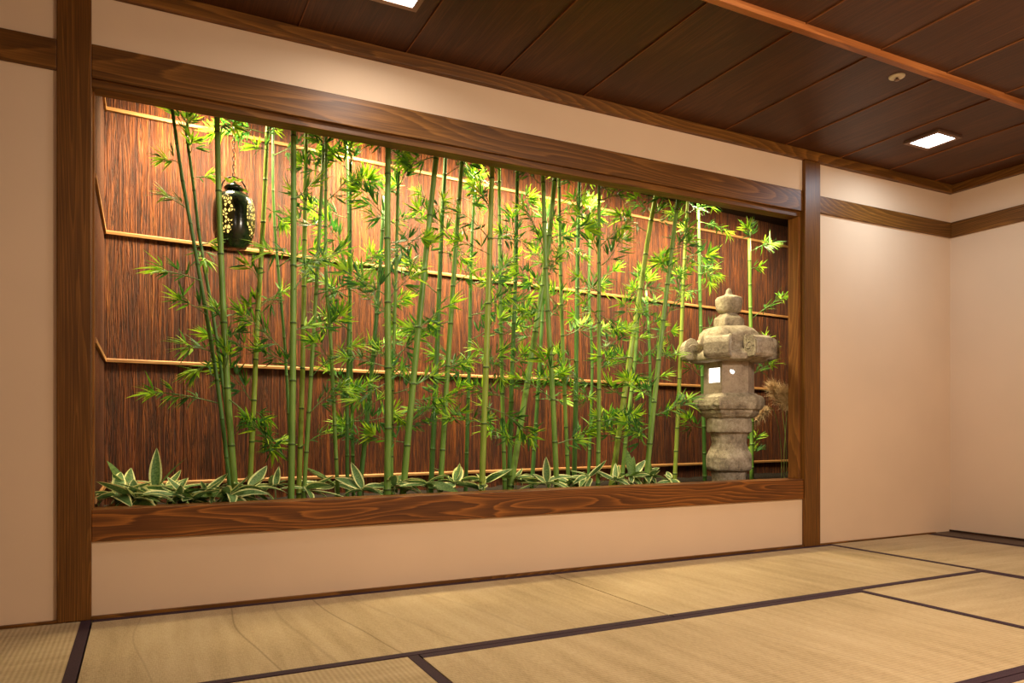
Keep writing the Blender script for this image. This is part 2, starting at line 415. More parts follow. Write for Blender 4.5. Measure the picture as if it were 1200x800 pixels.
# ---------------------------------------------------------------- tatami mats
def mat(x0, x1, y0, y1, long_axis, m, label):
    t = thing('tatami_mat', label, 'tatami mat', ((x0+x1)/2, (y0+y1)/2, -.055), 'tatami mats on the floor')
    ox, oy = t.location.x, t.location.y; g = .0015; bw = .034
    X0_, X1_, Y0_, Y1_ = x0-ox+g, x1-ox-g, y0-oy+g, y1-oy-g
    # children keep world-like coordinates in their object space through geometry offset
    def ch(name, bm, mm):
        o = obj(name, bm, mm, t); o.location = (-ox, -oy, 0); return o
    if long_axis == 0:
        ch('rush_surface', B(x0+g, x1-g, y0+bw, y1-bw, .0, .0545, bev=.0015), m)
        ch('cloth_border', B(x0+g, x1-g, y0+g, y0+bw+.001, .0, .0560, bev=.001), M['cloth'])
        ch('cloth_border', B(x0+g, x1-g, y1-bw-.001, y1-g, .0, .0560, bev=.001), M['cloth'])
    else:
        ch('rush_surface', B(x0+bw, x1-bw, y0+g, y1-g, .0, .0545, bev=.0015), m)
        ch('cloth_border', B(x0+g, x0+bw+.001, y0+g, y1-g, .0, .0560, bev=.001), M['cloth'])
        ch('cloth_border', B(x1-bw-.001, x1-g, y0+g, y1-g, .0, .0560, bev=.001), M['cloth'])
    return t
RY = -.948
mat(-1.13, -.162, -1.965, -.014, 1, M['tat_y'], 'ribbed straw tatami mat at far left, in front of the left post')
mat(-.160, 1.775, RY, -.016, 0, M['tat_b'], 'creased straw tatami mat along the wall, under the left half of the niche')
mat(1.777, 3.712, RY, -.016, 0, M['tat_x'], 'smooth straw tatami mat along the wall, under the right half of the niche')
mat(3.714, 4.710, -1.965, -.014, 1, M['tat_y'], 'tatami mat in the right corner beside the dark floor board')
mat(-.158, .768, -2.91, RY-.002, 1, M['tat_y'], 'pale ribbed tatami mat cut off by the bottom edge, left of centre')
mat(.770, 2.765, -1.893, RY-.002, 0, M['tat_f'], 'large straw tatami mat in the foreground, second row from the wall')
mat(2.767, 3.712, -2.91, RY-.002, 1, M['tat_y'], 'brightly lit tatami mat at the right edge of the second row')
mat(.770, 2.765, -2.84, -1.895, 0, M['tat_x'], 'tatami mat showing only a sliver in the bottom right corner')

# ---------------------------------------------------------------- ceiling fittings and added fill lights
LIGHTS = []
def ceiling_or_fill_light(x, y, label, power, lc=(1, .84, .68), spread=180, drop=False):
    t = thing('ceiling_or_fill_light', label, 'ceiling light', (x, y, CZ-.004), 'recessed square ceiling lights')
    bm = bmesh.new(); o_, i_ = .105, .082
    for (a0, a1, b0, b1) in ((-o_, o_, -o_, -i_), (-o_, o_, i_, o_), (-o_, -i_, -i_, i_), (i_, o_, -i_, i_)): box(bm, a0, a1, b0, b1, -.012, .003)
    bmesh.ops.recalc_face_normals(bm, faces=bm.faces); obj('frame', bm, M['metal'], t)
    bm = bmesh.new(); box(bm, -i_, i_, -i_, i_, -.13 if drop else -.009, -.001); obj('diffuser', bm, M['lamp'], t)
    ld = bpy.data.lights.new('ceiling_or_fill_source', 'AREA'); ld.shape = 'SQUARE'; ld.size = .15; ld.energy = power; ld.color = lc
    ld.spread = math.radians(spread)
    lo = bpy.data.objects.new('ceiling_or_fill_source', ld); C.objects.link(lo); lo.location = (x, y, CZ-.018 if not drop else CZ-.145)
    if drop:                                   # unseen fill boxes, added to brighten the room; point light reaches the upper wall
        ld.energy = power*.5; pd = bpy.data.lights.new('ceiling_or_fill_source', 'POINT'); pd.energy = power*1.0; pd.color = lc; pd.shadow_soft_size = .06
        q_ = bpy.data.objects.new('ceiling_or_fill_source', pd); C.objects.link(q_); q_.location = (x, y, CZ-.22)
    return t
ceiling_or_fill_light(4.03, -.47, 'square recessed white ceiling light near the right corner', 6.3, (.80, .98, 1.16), 170)
ceiling_or_fill_light(.862, -.47, 'square recessed white ceiling light cut off by the top edge', 6.5, (1, .92, .84), 165)
ceiling_or_fill_light(2.3, -2.5, 'added unseen fill light box over the middle of the room', 84, (1, .82, .64), drop=True)
ceiling_or_fill_light(3.2, -4.1, 'added unseen fill light box at the rear right of the room', 24, (1, .82, .64), drop=True)
ceiling_or_fill_light(.6, -3.9, 'added unseen fill light box at the rear left of the room', 8, (1, .82, .64), drop=True)
t = thing('sprinkler_head', 'small round white sprinkler head on the ceiling beside the batten', 'sprinkler', (3.17, -.86, CZ-.002))
bm = bmesh.new(); lathe(bm, [(.022, -.006), (.034, -.004), (.036, 0), (.036, .004)], 28); obj('escutcheon_ring', bm, M['white'], t)
bm = bmesh.new(); lathe(bm, [(.004, -.02), (.011, -.019), (.012, -.014), (.005, -.012), (.006, -.004)], 16); obj('nozzle', bm, M['metal'], t)

# ---------------------------------------------------------------- niche spot lamps (above, behind the lintel)
def spot(x, y, z, tx, ty, tz, power, label, size=105, col=(1, .82, .47)):
    t = thing('spotlight', label, 'spotlight', (x, y, NZ), 'spotlights on the niche ceiling')
    dirv = (Vector((tx, ty, tz))-Vector((x, y, z))).normalized()
    bm = bmesh.new(); lathe(bm, [(.03, -.012), (.035, -.008), (.035, 0)], 20); obj('mount', bm, M['black'], t)
    bm = bmesh.new(); c = Vector((0, 0, z-NZ)); tube(bm, [Vector((0, 0, -.004)), c], .006, 8); tube(bm, [c-dirv*.045, c+dirv*.035], [.026, .034], 18); obj('housing', bm, M['black'], t)
    bm = bmesh.new(); tube(bm, [c+dirv*.0352, c+dirv*.0372], [.028, .028], 18); obj('lens', bm, M['spot_lens'], t)
    ld = bpy.data.lights.new('spotlight_beam', 'SPOT'); ld.energy = power; ld.spot_size = math.radians(size); ld.spot_blend = .9; ld.shadow_soft_size = .12; ld.color = col
    lo = bpy.data.objects.new('spotlight_beam', ld); C.objects.link(lo); lo.location = Vector((x, y, z))+dirv*.05
    lo.rotation_euler = dirv.to_track_quat('-Z', 'Y').to_euler()
for i, (x, pw) in enumerate(((.3, 180), (1.1, 235), (1.9, 250), (2.7, 212), (3.5, 135), (4.3, 105))):
    yy = min(nb(x)-.38, .72)
    spot(x, yy, 2.37, x, yy+.55, 1.3, pw, 'black spotlight on the niche ceiling behind the lintel, ' + ('first', 'second', 'third', 'fourth', 'fifth', 'sixth')[i] + ' from left', 172)

# ---------------------------------------------------------------- bamboo
RND = random.Random(11)
def leaf(bm, base, dirv, nrm_, L, W, mi, droop=.25):
    dirv = dirv.normalized(); side = dirv.cross(nrm_)
    if side.length < 1e-3: side = Vector((0, 1, 0))
    side.normalize(); n = side.cross(dirv)
    st = ((0, .06), (.18, .75), (.4, 1), (.7, .62), (1, 0)); rows = []
    for t_, w_ in st:
        c = base+dirv*(L*t_)-n*(droop*L*t_*t_)*1.0
        if w_ == 0: rows.append([bm.verts.new(c)])
        else:
            rows.append([bm.verts.new(c+side*(W*.5*w_)+n*(W*.14*w_)), bm.verts.new(c), bm.verts.new(c-side*(W*.5*w_)+n*(W*.14*w_))])
    for a, b in zip(rows, rows[1:]):
        if len(b) == 3:
            fs = [bm.faces.new((a[0], a[1], b[1], b[0])), bm.faces.new((a[1], a[2], b[2], b[1]))]
        else: fs = [bm.faces.new((a[0], a[1], b[0])), bm.faces.new((a[1], a[2], b[0]))]
        for f in fs: f.material_index = mi; f.smooth = True
def spray(seed, dens, L):
    """twig along +X (length 1 unit = .3 m) and its foliage; returns two meshes"""
    r = random.Random(seed)
    curve = lambda t: Vector((L*t, L*.10*math.sin(t*3+seed), L*(.10*t-.16*t*t)))
    bt = bmesh.new(); tube(bt, [curve(i/7) for i in range(8)], [.0028-.0018*i/7 for i in range(8)], 6)
    bl = bmesh.new()
    N = max(2, round(L*22)) + dens
    for i in range(N):
        t0 = .28+.62*i/(N-1)
        p = curve(t0)
        for s_ in ((1, -1) if r.random() < .8 else (r.choice((1, -1)),)):
            # short side shoot with 1-3 leaves
            ang = r.uniform(.5, 1.1)*s_; el = r.uniform(-.5, .6)
            dv = Vector((math.cos(ang)*math.cos(el), math.sin(ang)*math.cos(el), math.sin(el)))
            q = p+dv*.02
            tube(bt, [p, q], [.0012, .0008], 4, cap=False)
            for k_ in range(r.choice((3, 4, 4, 5))):
                dd = (dv+Vector((r.uniform(-.55, .7), r.uniform(-.55, .55), r.uniform(-.55, .55)))).normalized()
                leaf(bl, q, dd, Vector((r.uniform(-.4, .4), r.uniform(-.4, .4), 1)), r.uniform(.055, .095), r.uniform(.0075, .0105), r.choice((0, 0, 0, 1)) if t0 < .6 else r.choice((0, 0, 1, 1, 2)), r.uniform(0, .35))
    p = curve(1)
    for i in range(11):
        a = -1.35+2.7*i/10; el = r.uniform(-.7, .7)
        dd = Vector((math.cos(a)*math.cos(el)+.25, math.sin(a)*math.cos(el), math.sin(el)))
        leaf(bl, p-Vector((r.uniform(0, .03), 0, 0)), dd, Vector((r.uniform(-.5, .5), r.uniform(-.5, .5), 1)), r.uniform(.065, .10), r.uniform(.009, .0125), r.choice((2, 2, 2, 1)), r.uniform(0, .3))
    out = []
    for nm, b, ms in (('twig', bt, [M['twig']]), ('foliage', bl, [M['leaf_old'], M['leaf_mid'], M['leaf_tip']])):
        me = bpy.data.meshes.new(nm); b.to_mesh(me); b.free()
        for m in ms: me.materials.append(m)
        out.append(me)
    return out
SLEN = (.09, .14, .20, .28)
SPR = {L_: [spray(100+i+int(L_*1000), i % 2, L_) for i in range(5)] for L_ in SLEN}
def add_spray(root, origin, base, direction, length, roll=0, old=False):
    """base/direction in world; root empty at origin"""
    LL = min(SLEN, key=lambda q: abs(q-length)); tw, fo = RND.choice(SPR[LL])
    q = direction.normalized().to_track_quat('X', 'Z') @ Quaternion((1, 0, 0), roll)
    a = bpy.data.objects.new('branch', tw); C.objects.link(a); a.parent = root
    a.location = base-origin; a.rotation_mode = 'QUATERNION'; a.rotation_quaternion = q
    s_ = min(1.45, max(.8, length/LL)); a.scale = (s_, min(1.1, max(.85, s_)), min(1.1, max(.85, s_)))
    f = bpy.data.objects.new('foliage', fo); C.objects.link(f); f.parent = a
    return a
# (points in the picture from top to bottom), plane y, width px, material, extends above, n random sprays
ST_ = [
 ('A', [(201,120),(212,200),(230,300),(255,450),(271,586)], .34, 4.6, 'culm3', 0, 0),
 ('B', [(217,147),(227,220),(235,287),(249,365),(260,440),(277,575)], .48, 4.0, 'culm3', 0, 0),
 ('C', [(254,127),(257,250),(262,370),(268,480),(276,580)], .26, 7.0, 'culm', 1, 0),
 ('D', [(314,139),(309,250),(302,370),(297,480),(293,562)], .62, 5.6, 'culm2', 1, 4),
 ('E', [(320,142),(321,250),(334,410),(342,560)], .74, 3.4, 'culm3', 1, 3),
 ('F', [(344,144),(344,300),(343,450),(341,582)], .20, 7.2, 'culm', 1, 3),
 ('G', [(359,146),(357,270),(355,415),(350,582)], .50, 5.4, 'culm2', 1, 6),
 ('H', [(379,177),(374,275),(367,400),(356,580)], .36, 4.6, 'culm', 0, 6),
 ('I', [(382,150),(382,320),(387,390),(396,580)], .40, 4.2, 'culm', 1, 6),
 ('K', [(406,160),(409,280),(411,400),(414,570)], .78, 3.8, 'culm3', 1, 6),
 ('J', [(411,190),(410,330),(407,467),(407,565)], .55, 4.2, 'culm3', 0, 6),
 ('N', [(450,230),(446,305),(437,420),(423,560)], .70, 5.2, 'culm3', 0, 7),
 ('L', [(455,164),(454,280),(455,480),(454,575)], .20, 7.6, 'culm', 1, 3),
 ('M', [(467,190),(464,325),(459,480),(459,575)], .42, 4.2, 'culm', 1, 6),
 ('O', [(512,175),(501,280),(484,450),(474,558)], .28, 7.0, 'culm', 1, 4),
 ('P', [(521,205),(517,280),(511,440),(506,552)], .60, 5.6, 'culm3', 1, 6),
 ('Q', [(542,179),(534,290),(524,440),(517,556)], .36, 5.8, 'culm', 1, 6),
 ('R', [(556,217),(552,310),(550,420),(546,562)], .72, 4.2, 'culm3', 0, 7),
 ('S', [(577,186),(574,290),(569,450),(565,562)], .22, 6.6, 'culm2', 1, 5),
 ('T', [(585,205),(586,325),(588,435),(591,556)], .64, 4.4, 'culm', 1, 7),
 ('U', [(606,215),(604,325),(600,440),(597,552)], .52, 5.0, 'culm3', 1, 7),
 ('W', [(651,200),(641,300),(624,410),(601,555)], .40, 6.4, 'culm', 1, 5),
 ('V', [(636,196),(640,325),(648,470),(652,560)], .26, 5.8, 'culm', 1, 5),
 ('Y', [(640,260),(637,342),(631,450),(624,557)], .80, 4.4, 'culm3', 0, 6),
 ('X', [(655,205),(657,325),(662,470),(666,560)], .50, 4.2, 'culm', 1, 6),
 ('Z', [(679,207),(677,300),(675,450),(673,552)], .62, 5.2, 'culm3', 0, 8),
 ('AA', [(702,212),(702,350),(702,470),(701,545)], .34, 4.6, 'culm', 0, 7),
 ('AI', [(692,250),(690,340),(694,430),(690,550)], .92, 3.4, 'culm3', 0, 6),
 ('AB', [(770,221),(761,270),(747,362),(738,420),(719,552)], .46, 6.0, 'culm2', 1, 7),
 ('AC', [(750,330),(745,412),(736,490),(730,550)], .72, 4.4, 'culm', 0, 5),
 ('AH', [(757,340),(761,405),(762,475),(760,550)], .88, 3.6, 'culm3', 0, 4),
 ('AD', [(795,230),(785,310),(771,430),(759,545)], .26, 5.6, 'culm', 0, 6),
 ('AE', [(806,227),(801,330),(796,450),(791,556)], .66, 4.4, 'culm2', 1, 5),
 ('AF', [(818,237),(821,377),(824,470),(826,562)], .95, 4.4, 'culm3', 0, 4),
 ('AG', [(878,280),(880,400),(881,500),(881,562)], .85, 4.6, 'culm', 0, 1),
]
HAND = {  # branch: (base uv, tip uv) seen around each stem
 'A': [((209,192),(184,180)), ((222,245),(184,221)), ((236,330),(174,306)), ((243,372),(200,338)), ((252,412),(208,403)), ((256,470),(160,457)), ((230,290),(262,280)), ((250,425),(215,440))],
 'B': [((218,160),(223,132)), ((222,178),(226,168)), ((232,210),(250,203)), ((238,290),(245,315))],
 'C': [((264,440),(262,395)), ((268,400),(290,375)), ((256,150),(285,140)), ((270,470),(335,535)), ((266,380),(245,350))],
 'D': [((314,178),(298,168)), ((305,330),(285,300)), ((309,240),(345,270)), ((318,160),(330,140)), ((298,480),(320,500))],
 'F': [((340,418),(272,352)), ((342,540),(280,478)), ((343,340),(375,300)), ((342,300),(300,290)), ((343,390),(372,372))],
 'I': [((383,240),(420,200)), ((384,300),(352,315)), ((389,450),(420,462))],
 'L': [((455,260),(425,245)), ((456,200),(480,172)), ((457,350),(490,315)), ((455,450),(405,470))],
 'M': [((463,400),(472,440)), ((460,480),(475,500)), ((466,230),(475,180))],
 'O': [((497,300),(510,270)), ((500,270),(420,320)), ((486,470),(535,465))],
 'S': [((573,300),(530,270)), ((573,340),(600,300)), ((568,480),(635,512)), ((574,250),(560,215)), ((570,420),(595,452))],
 'V': [((640,300),(610,230)), ((641,330),(655,290)), ((648,440),(632,410))],
 'U': [((604,280),(600,240)), ((600,430),(618,400))],
 'X': [((656,250),(690,225)), ((660,350),(640,330)), ((657,290),(690,300)), ((662,430),(650,440))],
 'Z': [((679,212),(668,200)), ((679,215),(695,208)), ((678,240),(665,225))],
 'AA': [((702,220),(712,222)), ((702,290),(735,260)), ((702,300),(690,270)), ((702,370),(735,390)), ((703,430),(722,425))],
 'AB': [((765,250),(735,225)), ((768,225),(755,215)), ((762,270),(715,245)), ((745,370),(770,345)), ((742,400),(760,390)), ((735,440),(755,445)), ((762,255),(775,240))],
 'AD': [((792,250),(800,220)), ((783,320),(770,300)), ((778,380),(800,330)), ((770,420),(800,410)), ((765,485),(818,462)), ((763,500),(740,510)), ((786,300),(810,255))],
 'AE': [((803,300),(843,325)), ((805,250),(826,240)), ((800,350),(795,310)), ((798,400),(812,420))],
 'AF': [((820,260),(862,272)), ((821,300),(850,325)), ((821,290),(835,340)), ((820,245),(840,240)), ((822,340),(800,345))],
 'AG': [((880,316),(893,311)), ((879,292),(914,283)), ((881,375),(922,342)), ((881,405),(905,392)), ((881,440),(912,420)), ((881,520),(889,505)), ((881,535),(886,520))],
}
def catmull(P, n=6):
    out = []
    for i in range(len(P)-1):
        p0 = P[max(i-1, 0)]; p1 = P[i]; p2 = P[i+1]; p3 = P[min(i+2, len(P)-1)]
        for k_ in range(n):
            t = k_/n
            out.append(.5*((2*p1)+(p2-p0)*t+(2*p0-5*p1+4*p2-p3)*t*t+(3*p1-p0-3*p2+p3)*t**3))
    out.append(P[-1]); return out
ORD = ['first', 'second', 'third', 'fourth', 'fifth', 'sixth', 'seventh', 'eighth', 'ninth', 'tenth', 'eleventh', 'twelfth', 'thirteenth', 'fourteenth', 'fifteenth', 'sixteenth', 'seventeenth', 'eighteenth', 'nineteenth', 'twentieth', 'twenty-first', 'twenty-second', 'twenty-third', 'twenty-fourth', 'twenty-fifth', 'twenty-sixth', 'twenty-seventh', 'twenty-eighth', 'twenty-ninth', 'thirtieth', 'thirty-first', 'thirty-second', 'thirty-third', 'thirty-fourth', 'thirty-fifth', 'thirty-sixth']
rank = {s_[0]: i for i, s_ in enumerate(sorted(ST_, key=lambda q: q[1][-1][0]))}
SPECIAL = {'A': 'thin left-leaning bamboo rooted at left, leafy branches reaching farthest left over bare bark',
           'C': 'thick upright bamboo passing in front of the hanging lamp',
           'AG': 'short bamboo with few leaves rising behind the lantern, rightmost of all',
           'AF': 'slender bamboo just left of and behind the stone lantern',
           'L': 'thick straight light green front-row bamboo with a slimmer one touching it at right'}
for key, P, y, w, mt, ext, nr in ST_:
    pts = [on_y(u, v, y) for u, v in P]
    if ext:
        d0 = (pts[0]-pts[1]).normalized(); pts.insert(0, pts[0]+d0*((2.43-pts[0].z)/d0.z))
    d1 = (pts[-1]-pts[-2]).normalized(); tz = SOIL-.03
    if pts[-1].z > tz: pts.append(pts[-1]+d1*((tz-pts[-1].z)/d1.z))
    sm = catmull(pts[::-1], 8)
    # drop into ground end first; resample by internodes
    r0 = w/2/FPX*depth_y(P[0][0], y)
    base = sm[0].copy(); base.z = SOIL
    lean = P[-1][0]-P[0][0]
    size = 'thick' if w >= 6.4 else ('thin' if w < 4.3 else 'medium')
    ln = 'leaning right' if lean < -18 else ('leaning left' if lean > 18 else 'upright')
    rowd = 'front-row' if y < .35 else ('mid-row' if y < .6 else 'back-row')
    lab = SPECIAL.get(key) or f'{size} {rowd} green bamboo, {ln}, {ORD[rank[key]]} from the left along the sill'
    root = thing('bamboo_plant', lab, 'bamboo', base, 'green bamboos growing in the niche planter')
    # internodes
    acc = [0]
    for a, b in zip(sm, sm[1:]): acc.append(acc[-1]+(b-a).length)
    def at(s_):
        for i in range(len(sm)-1):
            if acc[i+1] >= s_: 
                f_ = (s_-acc[i])/max(1e-9, acc[i+1]-acc[i]); return sm[i].lerp(sm[i+1], f_)
        return sm[-1].copy()
    ss = []; rad = []; nodes = []; s_ = RND.uniform(.06, .14); inter = (.29 if w >= 6.4 else .215 if w >= 5 else .17)*RND.uniform(.93, 1.07); tot = acc[-1]
    while s_ < tot-.01: nodes.append(s_); s_ += inter*RND.uniform(.9, 1.1)
    ss.append(0); rad.append(r0*1.12); mats_ = []
    for n_ in nodes:
        tap = 1.12-.3*n_/tot
        for dd, k_ in ((-.012, 1), (-.004, 1.02), (-.002, 1.14), (.002, 1.14), (.004, 1.02), (.012, .99)):
            if 0 < n_+dd < tot: ss.append(n_+dd); rad.append(r0*tap*k_)
    ss.append(tot); rad.append(r0*.82)
    idx = []
    bm = bmesh.new(); PP = [at(q)-base for q in ss]
    ringmid = [any(abs((ss[i]+ss[i+1])/2-n_) < .004 for n_ in nodes) for i in range(len(ss)-1)]
    tube(bm, PP, rad, 12, matfn=lambda i: 1 if ringmid[i] else 0)
    obj('culm', bm, [M[mt], M['node']], root)
    for (bu, bv), (tu, tv) in HAND.get(key, []):
        p = on_y(bu, bv, y)
        # snap base to the culm at that height
        c = min(sm, key=lambda q: abs(q.z-p.z)); 
        for i in range(len(sm)-1):
            if (sm[i].z-p.z)*(sm[i+1].z-p.z) <= 0 and sm[i+1].z != sm[i].z: c = sm[i].lerp(sm[i+1], (p.z-sm[i].z)/(sm[i+1].z-sm[i].z))
        ty = min(max(y+RND.uniform(-.07, .05), .2), nb(p.x)-.12)
        q = on_y(tu, tv, ty); dv = q-c
        add_spray(root, base, c, dv, max(.07, dv.length-.05), RND.uniform(-.6, .6))
    side = RND.choice((-1, 1))
    cand = [n_+q_ for n_ in nodes for q_ in (0,) if .60 < at(n_).z < (2.15 if ext else at(tot).z)]
    RND.shuffle(cand)
    for n_ in (cand*4)[:int(nr*1.15+.5)]:
        c = at(n_); side = -side
        az = RND.uniform(-.75, .55) if y > .3 else RND.uniform(-.35, .6)
        if y > .7: az = -abs(az)
        L_ = RND.uniform(.11, .26)
        dv = Vector((side*math.cos(az), math.sin(az), RND.uniform(-.15, 1.0)))
        tip = c+dv.normalized()*(L_+.08)
        tu, tv = to_uv(tip)
        if 232 < tu < 318 and 120 < tv < 305: continue
        if 800 < tu < 910 and tip.y < .7 and tv > 330: continue
        if tip.y > nb(tip.x)-.04 or tip.y < .12: dv.y *= -.5
        add_spray(root, base, c, dv, L_, RND.uniform(-PI, PI))
    if not ext:
        c = sm[-1]
        for k_ in range(2): add_spray(root, base, c-Vector((0, 0, .004)), Vector((RND.uniform(-.6, .6), RND.uniform(-.4, .1), .8)), RND.uniform(.07, .10), RND.uniform(-PI, PI))

# ---------------------------------------------------------------- variegated ground leaves
def broad_leaf(L, W, curl, plain=False, seed=0):
    r = random.Random(seed); bm = bmesh.new(); n = 10; cols = (-1, -.68, -.38, 0, .38, .68, 1); rows = []
    for i in range(n+1):
        t = i/n; w = W*.5*(math.sin(PI*min(1, t**.72*.98+.02))**.8 if t < 1 else 0)
        a = curl*t; c = Vector((L*(math.sin(a)/curl if abs(curl) > 1e-3 else t), 0, L*((math.cos(a)-1)/curl if abs(curl) > 1e-3 else 0)))
        rows.append([bm.verts.new((c.x, k_*w, c.z+abs(k_)*w*.22+.0015*math.sin(9*t+k_*3))) for k_ in cols])
    for i in range(n):
        for j in range(6):
            f = bm.faces.new((rows[i][j], rows[i+1][j], rows[i+1][j+1], rows[i][j+1])); f.smooth = True
            f.material_index = 0 if (plain or 0 < j < 5) else 1
    bmesh.ops.remove_doubles(bm, verts=bm.verts, dist=1e-5)
    me = bpy.data.meshes.new('leaf'); bm.to_mesh(me); bm.free()
    me.materials.append(M['sasa_plain' if plain else 'sasa']); me.materials.append(M['sasa_edge']); return me
LV = [broad_leaf(1, .30, c_, pl, i) for i, (c_, pl) in enumerate(((.5, 0), (.9, 0), (.2, 0), (1.2, 0), (-.3, 0), (.6, 1), (.25, 1)))]
def clump(u, v, y, leaves, label, seed):
    """leaves: list of (azimuth deg in the picture plane sense, elevation deg, length, variant)"""
    r = random.Random(seed)
    p = on_y(u, v, y); base = Vector((p.x, y, SOIL-.004)); zt = max(.05, min(.12, p.z-SOIL+.03))
    root = thing('striped_ground_plant', label, 'ground plant', base, 'striped broad-leaved plants along the sill')
    bm = bmesh.new(); tube(bm, [Vector((0, 0, 0)), Vector((.004, 0, zt*.5)), Vector((0, 0, zt))], [.004, .0035, .003], 8)
    obj('stem', bm, M['straw'], root)
    for (az, el, L, vi) in leaves:
        me = LV[vi]; o = bpy.data.objects.new('leaf', me); C.objects.link(o); o.parent = root
        a, e = math.radians(az), math.radians(el)
        dv = Vector((math.cos(a)*math.cos(e), math.sin(a)*math.cos(e), math.sin(e)))
        o.location = (0, 0, zt*r.uniform(.8, 1)); o.rotation_mode = 'QUATERNION'
        o.rotation_quaternion = dv.to_track_quat('X', 'Z') @ Quaternion((1, 0, 0), r.uniform(-.7, .7)); o.scale = (L, L*r.uniform(.9, 1.15), L)
    return root
def rnd_leaves(r, n, lo=.09, hi=.17, emin=-5, emax=40):
    out = []
    for i in range(n):
        az = r.uniform(-170, 170)
        out.append((az, r.uniform(emin, emax), r.uniform(lo, hi), r.choice((0, 0, 1, 2, 3, 4, 5))))
    return out
cl = [ # u, v(top of stem), y, extra explicit leaves, random n, label
 (150, 562, .42, [(165, 66, .17, 6), (100, 50, .10, 5)], 6, 'ground plant with one plain upright leaf, leftmost beside the cut log'),
 (182, 562, .38, [(80, 84, .19, 2), (20, 55, .19, 6), (175, 35, .13, 1)], 6, 'ground plant with a tall cream-edged upright leaf, left of the leaning bamboo'),
 (135, 585, .22, [(200, 20, .12, 0)], 7, 'low striped ground plant in the front left corner of the planter'),
 (172, 585, .20, [(-60, 10, .12, 2)], 7, 'low striped ground plant directly below the tall upright leaf'),
 (208, 582, .22, [], 8, 'dense clump of rounded striped leaves against the sill at left'),
 (158, 590, .16, [], 8, 'flat striped ground plant touching the sill, below the upright striped leaf'),
 (225, 590, .18, [], 8, 'small striped plant pressed against the sill, just left of the leaning bamboo'),
 (195, 572, .50, [], 8, 'dark striped plant behind the dense rounded clump at left'),
 (268, 586, .19, [], 7, 'low rounded striped plant at the very foot of the leaning bamboo'),
 (240, 578, .26, [(30, 12, .17, 3)], 7, 'clump of striped leaves just left of the thin leaning bamboo'),
 (292, 572, .36, [(0, 15, .2, 1), (170, 20, .17, 3)], 5, 'striped ground plant with a long arching leaf behind the leaning bamboo foot'),
 (322, 566, .50, [(5, 12, .2, 3), (60, 60, .12, 2)], 3, 'striped plant with yellow-edged leaf, left of the thick front bamboo'),
 (358, 574, .24, [(-20, -5, .19, 2), (0, 18, .15, 4)], 2, 'sparse plant with one long striped leaf, right of the thick front bamboo'),
 (392, 568, .45, [(175, 40, .17, 6)], 3, 'small dark ground plant with a plain leaf pointing up-left'),
 (425, 578, .24, [(120, 60, .15, 2), (180, 10, .15, 3), (0, 0, .17, 2)], 3, 'striped plant with a pale broad leaf lying over the sill, below third rail'),
 (462, 574, .24, [(30, 20, .18, 0), (-10, 8, .2, 3)], 5, 'striped clump at the foot of the thick straight bamboo'),
 (500, 572, .26, [(10, 15, .22, 3), (170, 10, .16, 0)], 5, 'broad striped clump, left of the middle of the sill'),
 (533, 570, .30, [(0, 5, .2, 1), (45, 30, .14, 3)], 5, 'striped clump with curled cream margins near mid sill'),
 (568, 562, .28, [(15, 25, .21, 2), (140, 30, .15, 3)], 4, 'striped plant with large leaf rising to the right, centre of the sill'),
 (604, 564, .40, [(0, 25, .16, 1), (180, 20, .14, 5)], 4, 'striped plant just right of the centre of the sill'),
 (641, 570, .26, [(90, 86, .14, 2)], 4, 'plant with a single cream-edged leaf standing straight up'),
 (668, 570, .34, [(10, 20, .15, 1)], 5, 'low striped clump right of the single standing leaf'),
 (690, 562, .30, [(10, 42, .15, 2), (175, 15, .13, 0)], 5, 'plant with a large oval cream-edged leaf tilted up to the right'),
 (722, 566, .28, [(60, 50, .13, 2), (-10, 15, .14, 3)], 6, 'striped clump between the large oval leaf and the spiky plant'),
 (740, 560, .30, [(80, 70, .16, 6), (50, 58, .16, 6), (15, 40, .17, 2)], 5, 'spiky plant with narrow upright leaves left of the lantern'),
 (762, 562, .30, [(60, 60, .12, 6), (20, 45, .13, 1)], 4, 'striped plant with curled leaf, second from the lantern'),
 (786, 566, .26, [(100, 60, .08, 3), (-5, 5, .10, 1)], 2, 'small folded green leaf plant nearest the lantern'),
]
for i, (u, v, y, ex, n, lab) in enumerate(cl):
    r = random.Random(500+i); clump(u, v, y, ex+rnd_leaves(r, int(n*1.8+1), .09, .19, -12, 34), lab, 700+i)

# cut log at far left
p = on_y(112, 604, .30)
bm = bmesh.new(); tube(bm, [Vector((0, 0, 0)), Vector((.05, .09, .012)), Vector((.10, .2, .02))], [.026, .027, .024], 16)
bmesh.ops.bevel(bm, geom=[e for e in bm.edges if len(e.link_faces) == 2 and e.calc_face_angle(0) > 1], offset=.003, segments=2, affect='EDGES')
tag(obj('cut_log', bm, M['log'], smooth=False, loc=(-.125, .30, SOIL+.035)), 'pale cut end of a small log lying on the soil in the left corner', 'log')

# ---------------------------------------------------------------- stone lantern
LY = .45; Lc = on_y(854.2, 500, LY); S = depth_y(854.2, LY)/FPX
def vz(v): return CAM.z+(HY-v)*S - SOIL
lan = thing('stone_lantern', 'weathered grey stone lantern with hexagonal lit fire box, standing right in the niche', 'stone lantern', (Lc.x, LY, SOIL))
vang = math.atan2(CAM.y-LY, CAM.x-Lc.x)      # world angle towards the camera
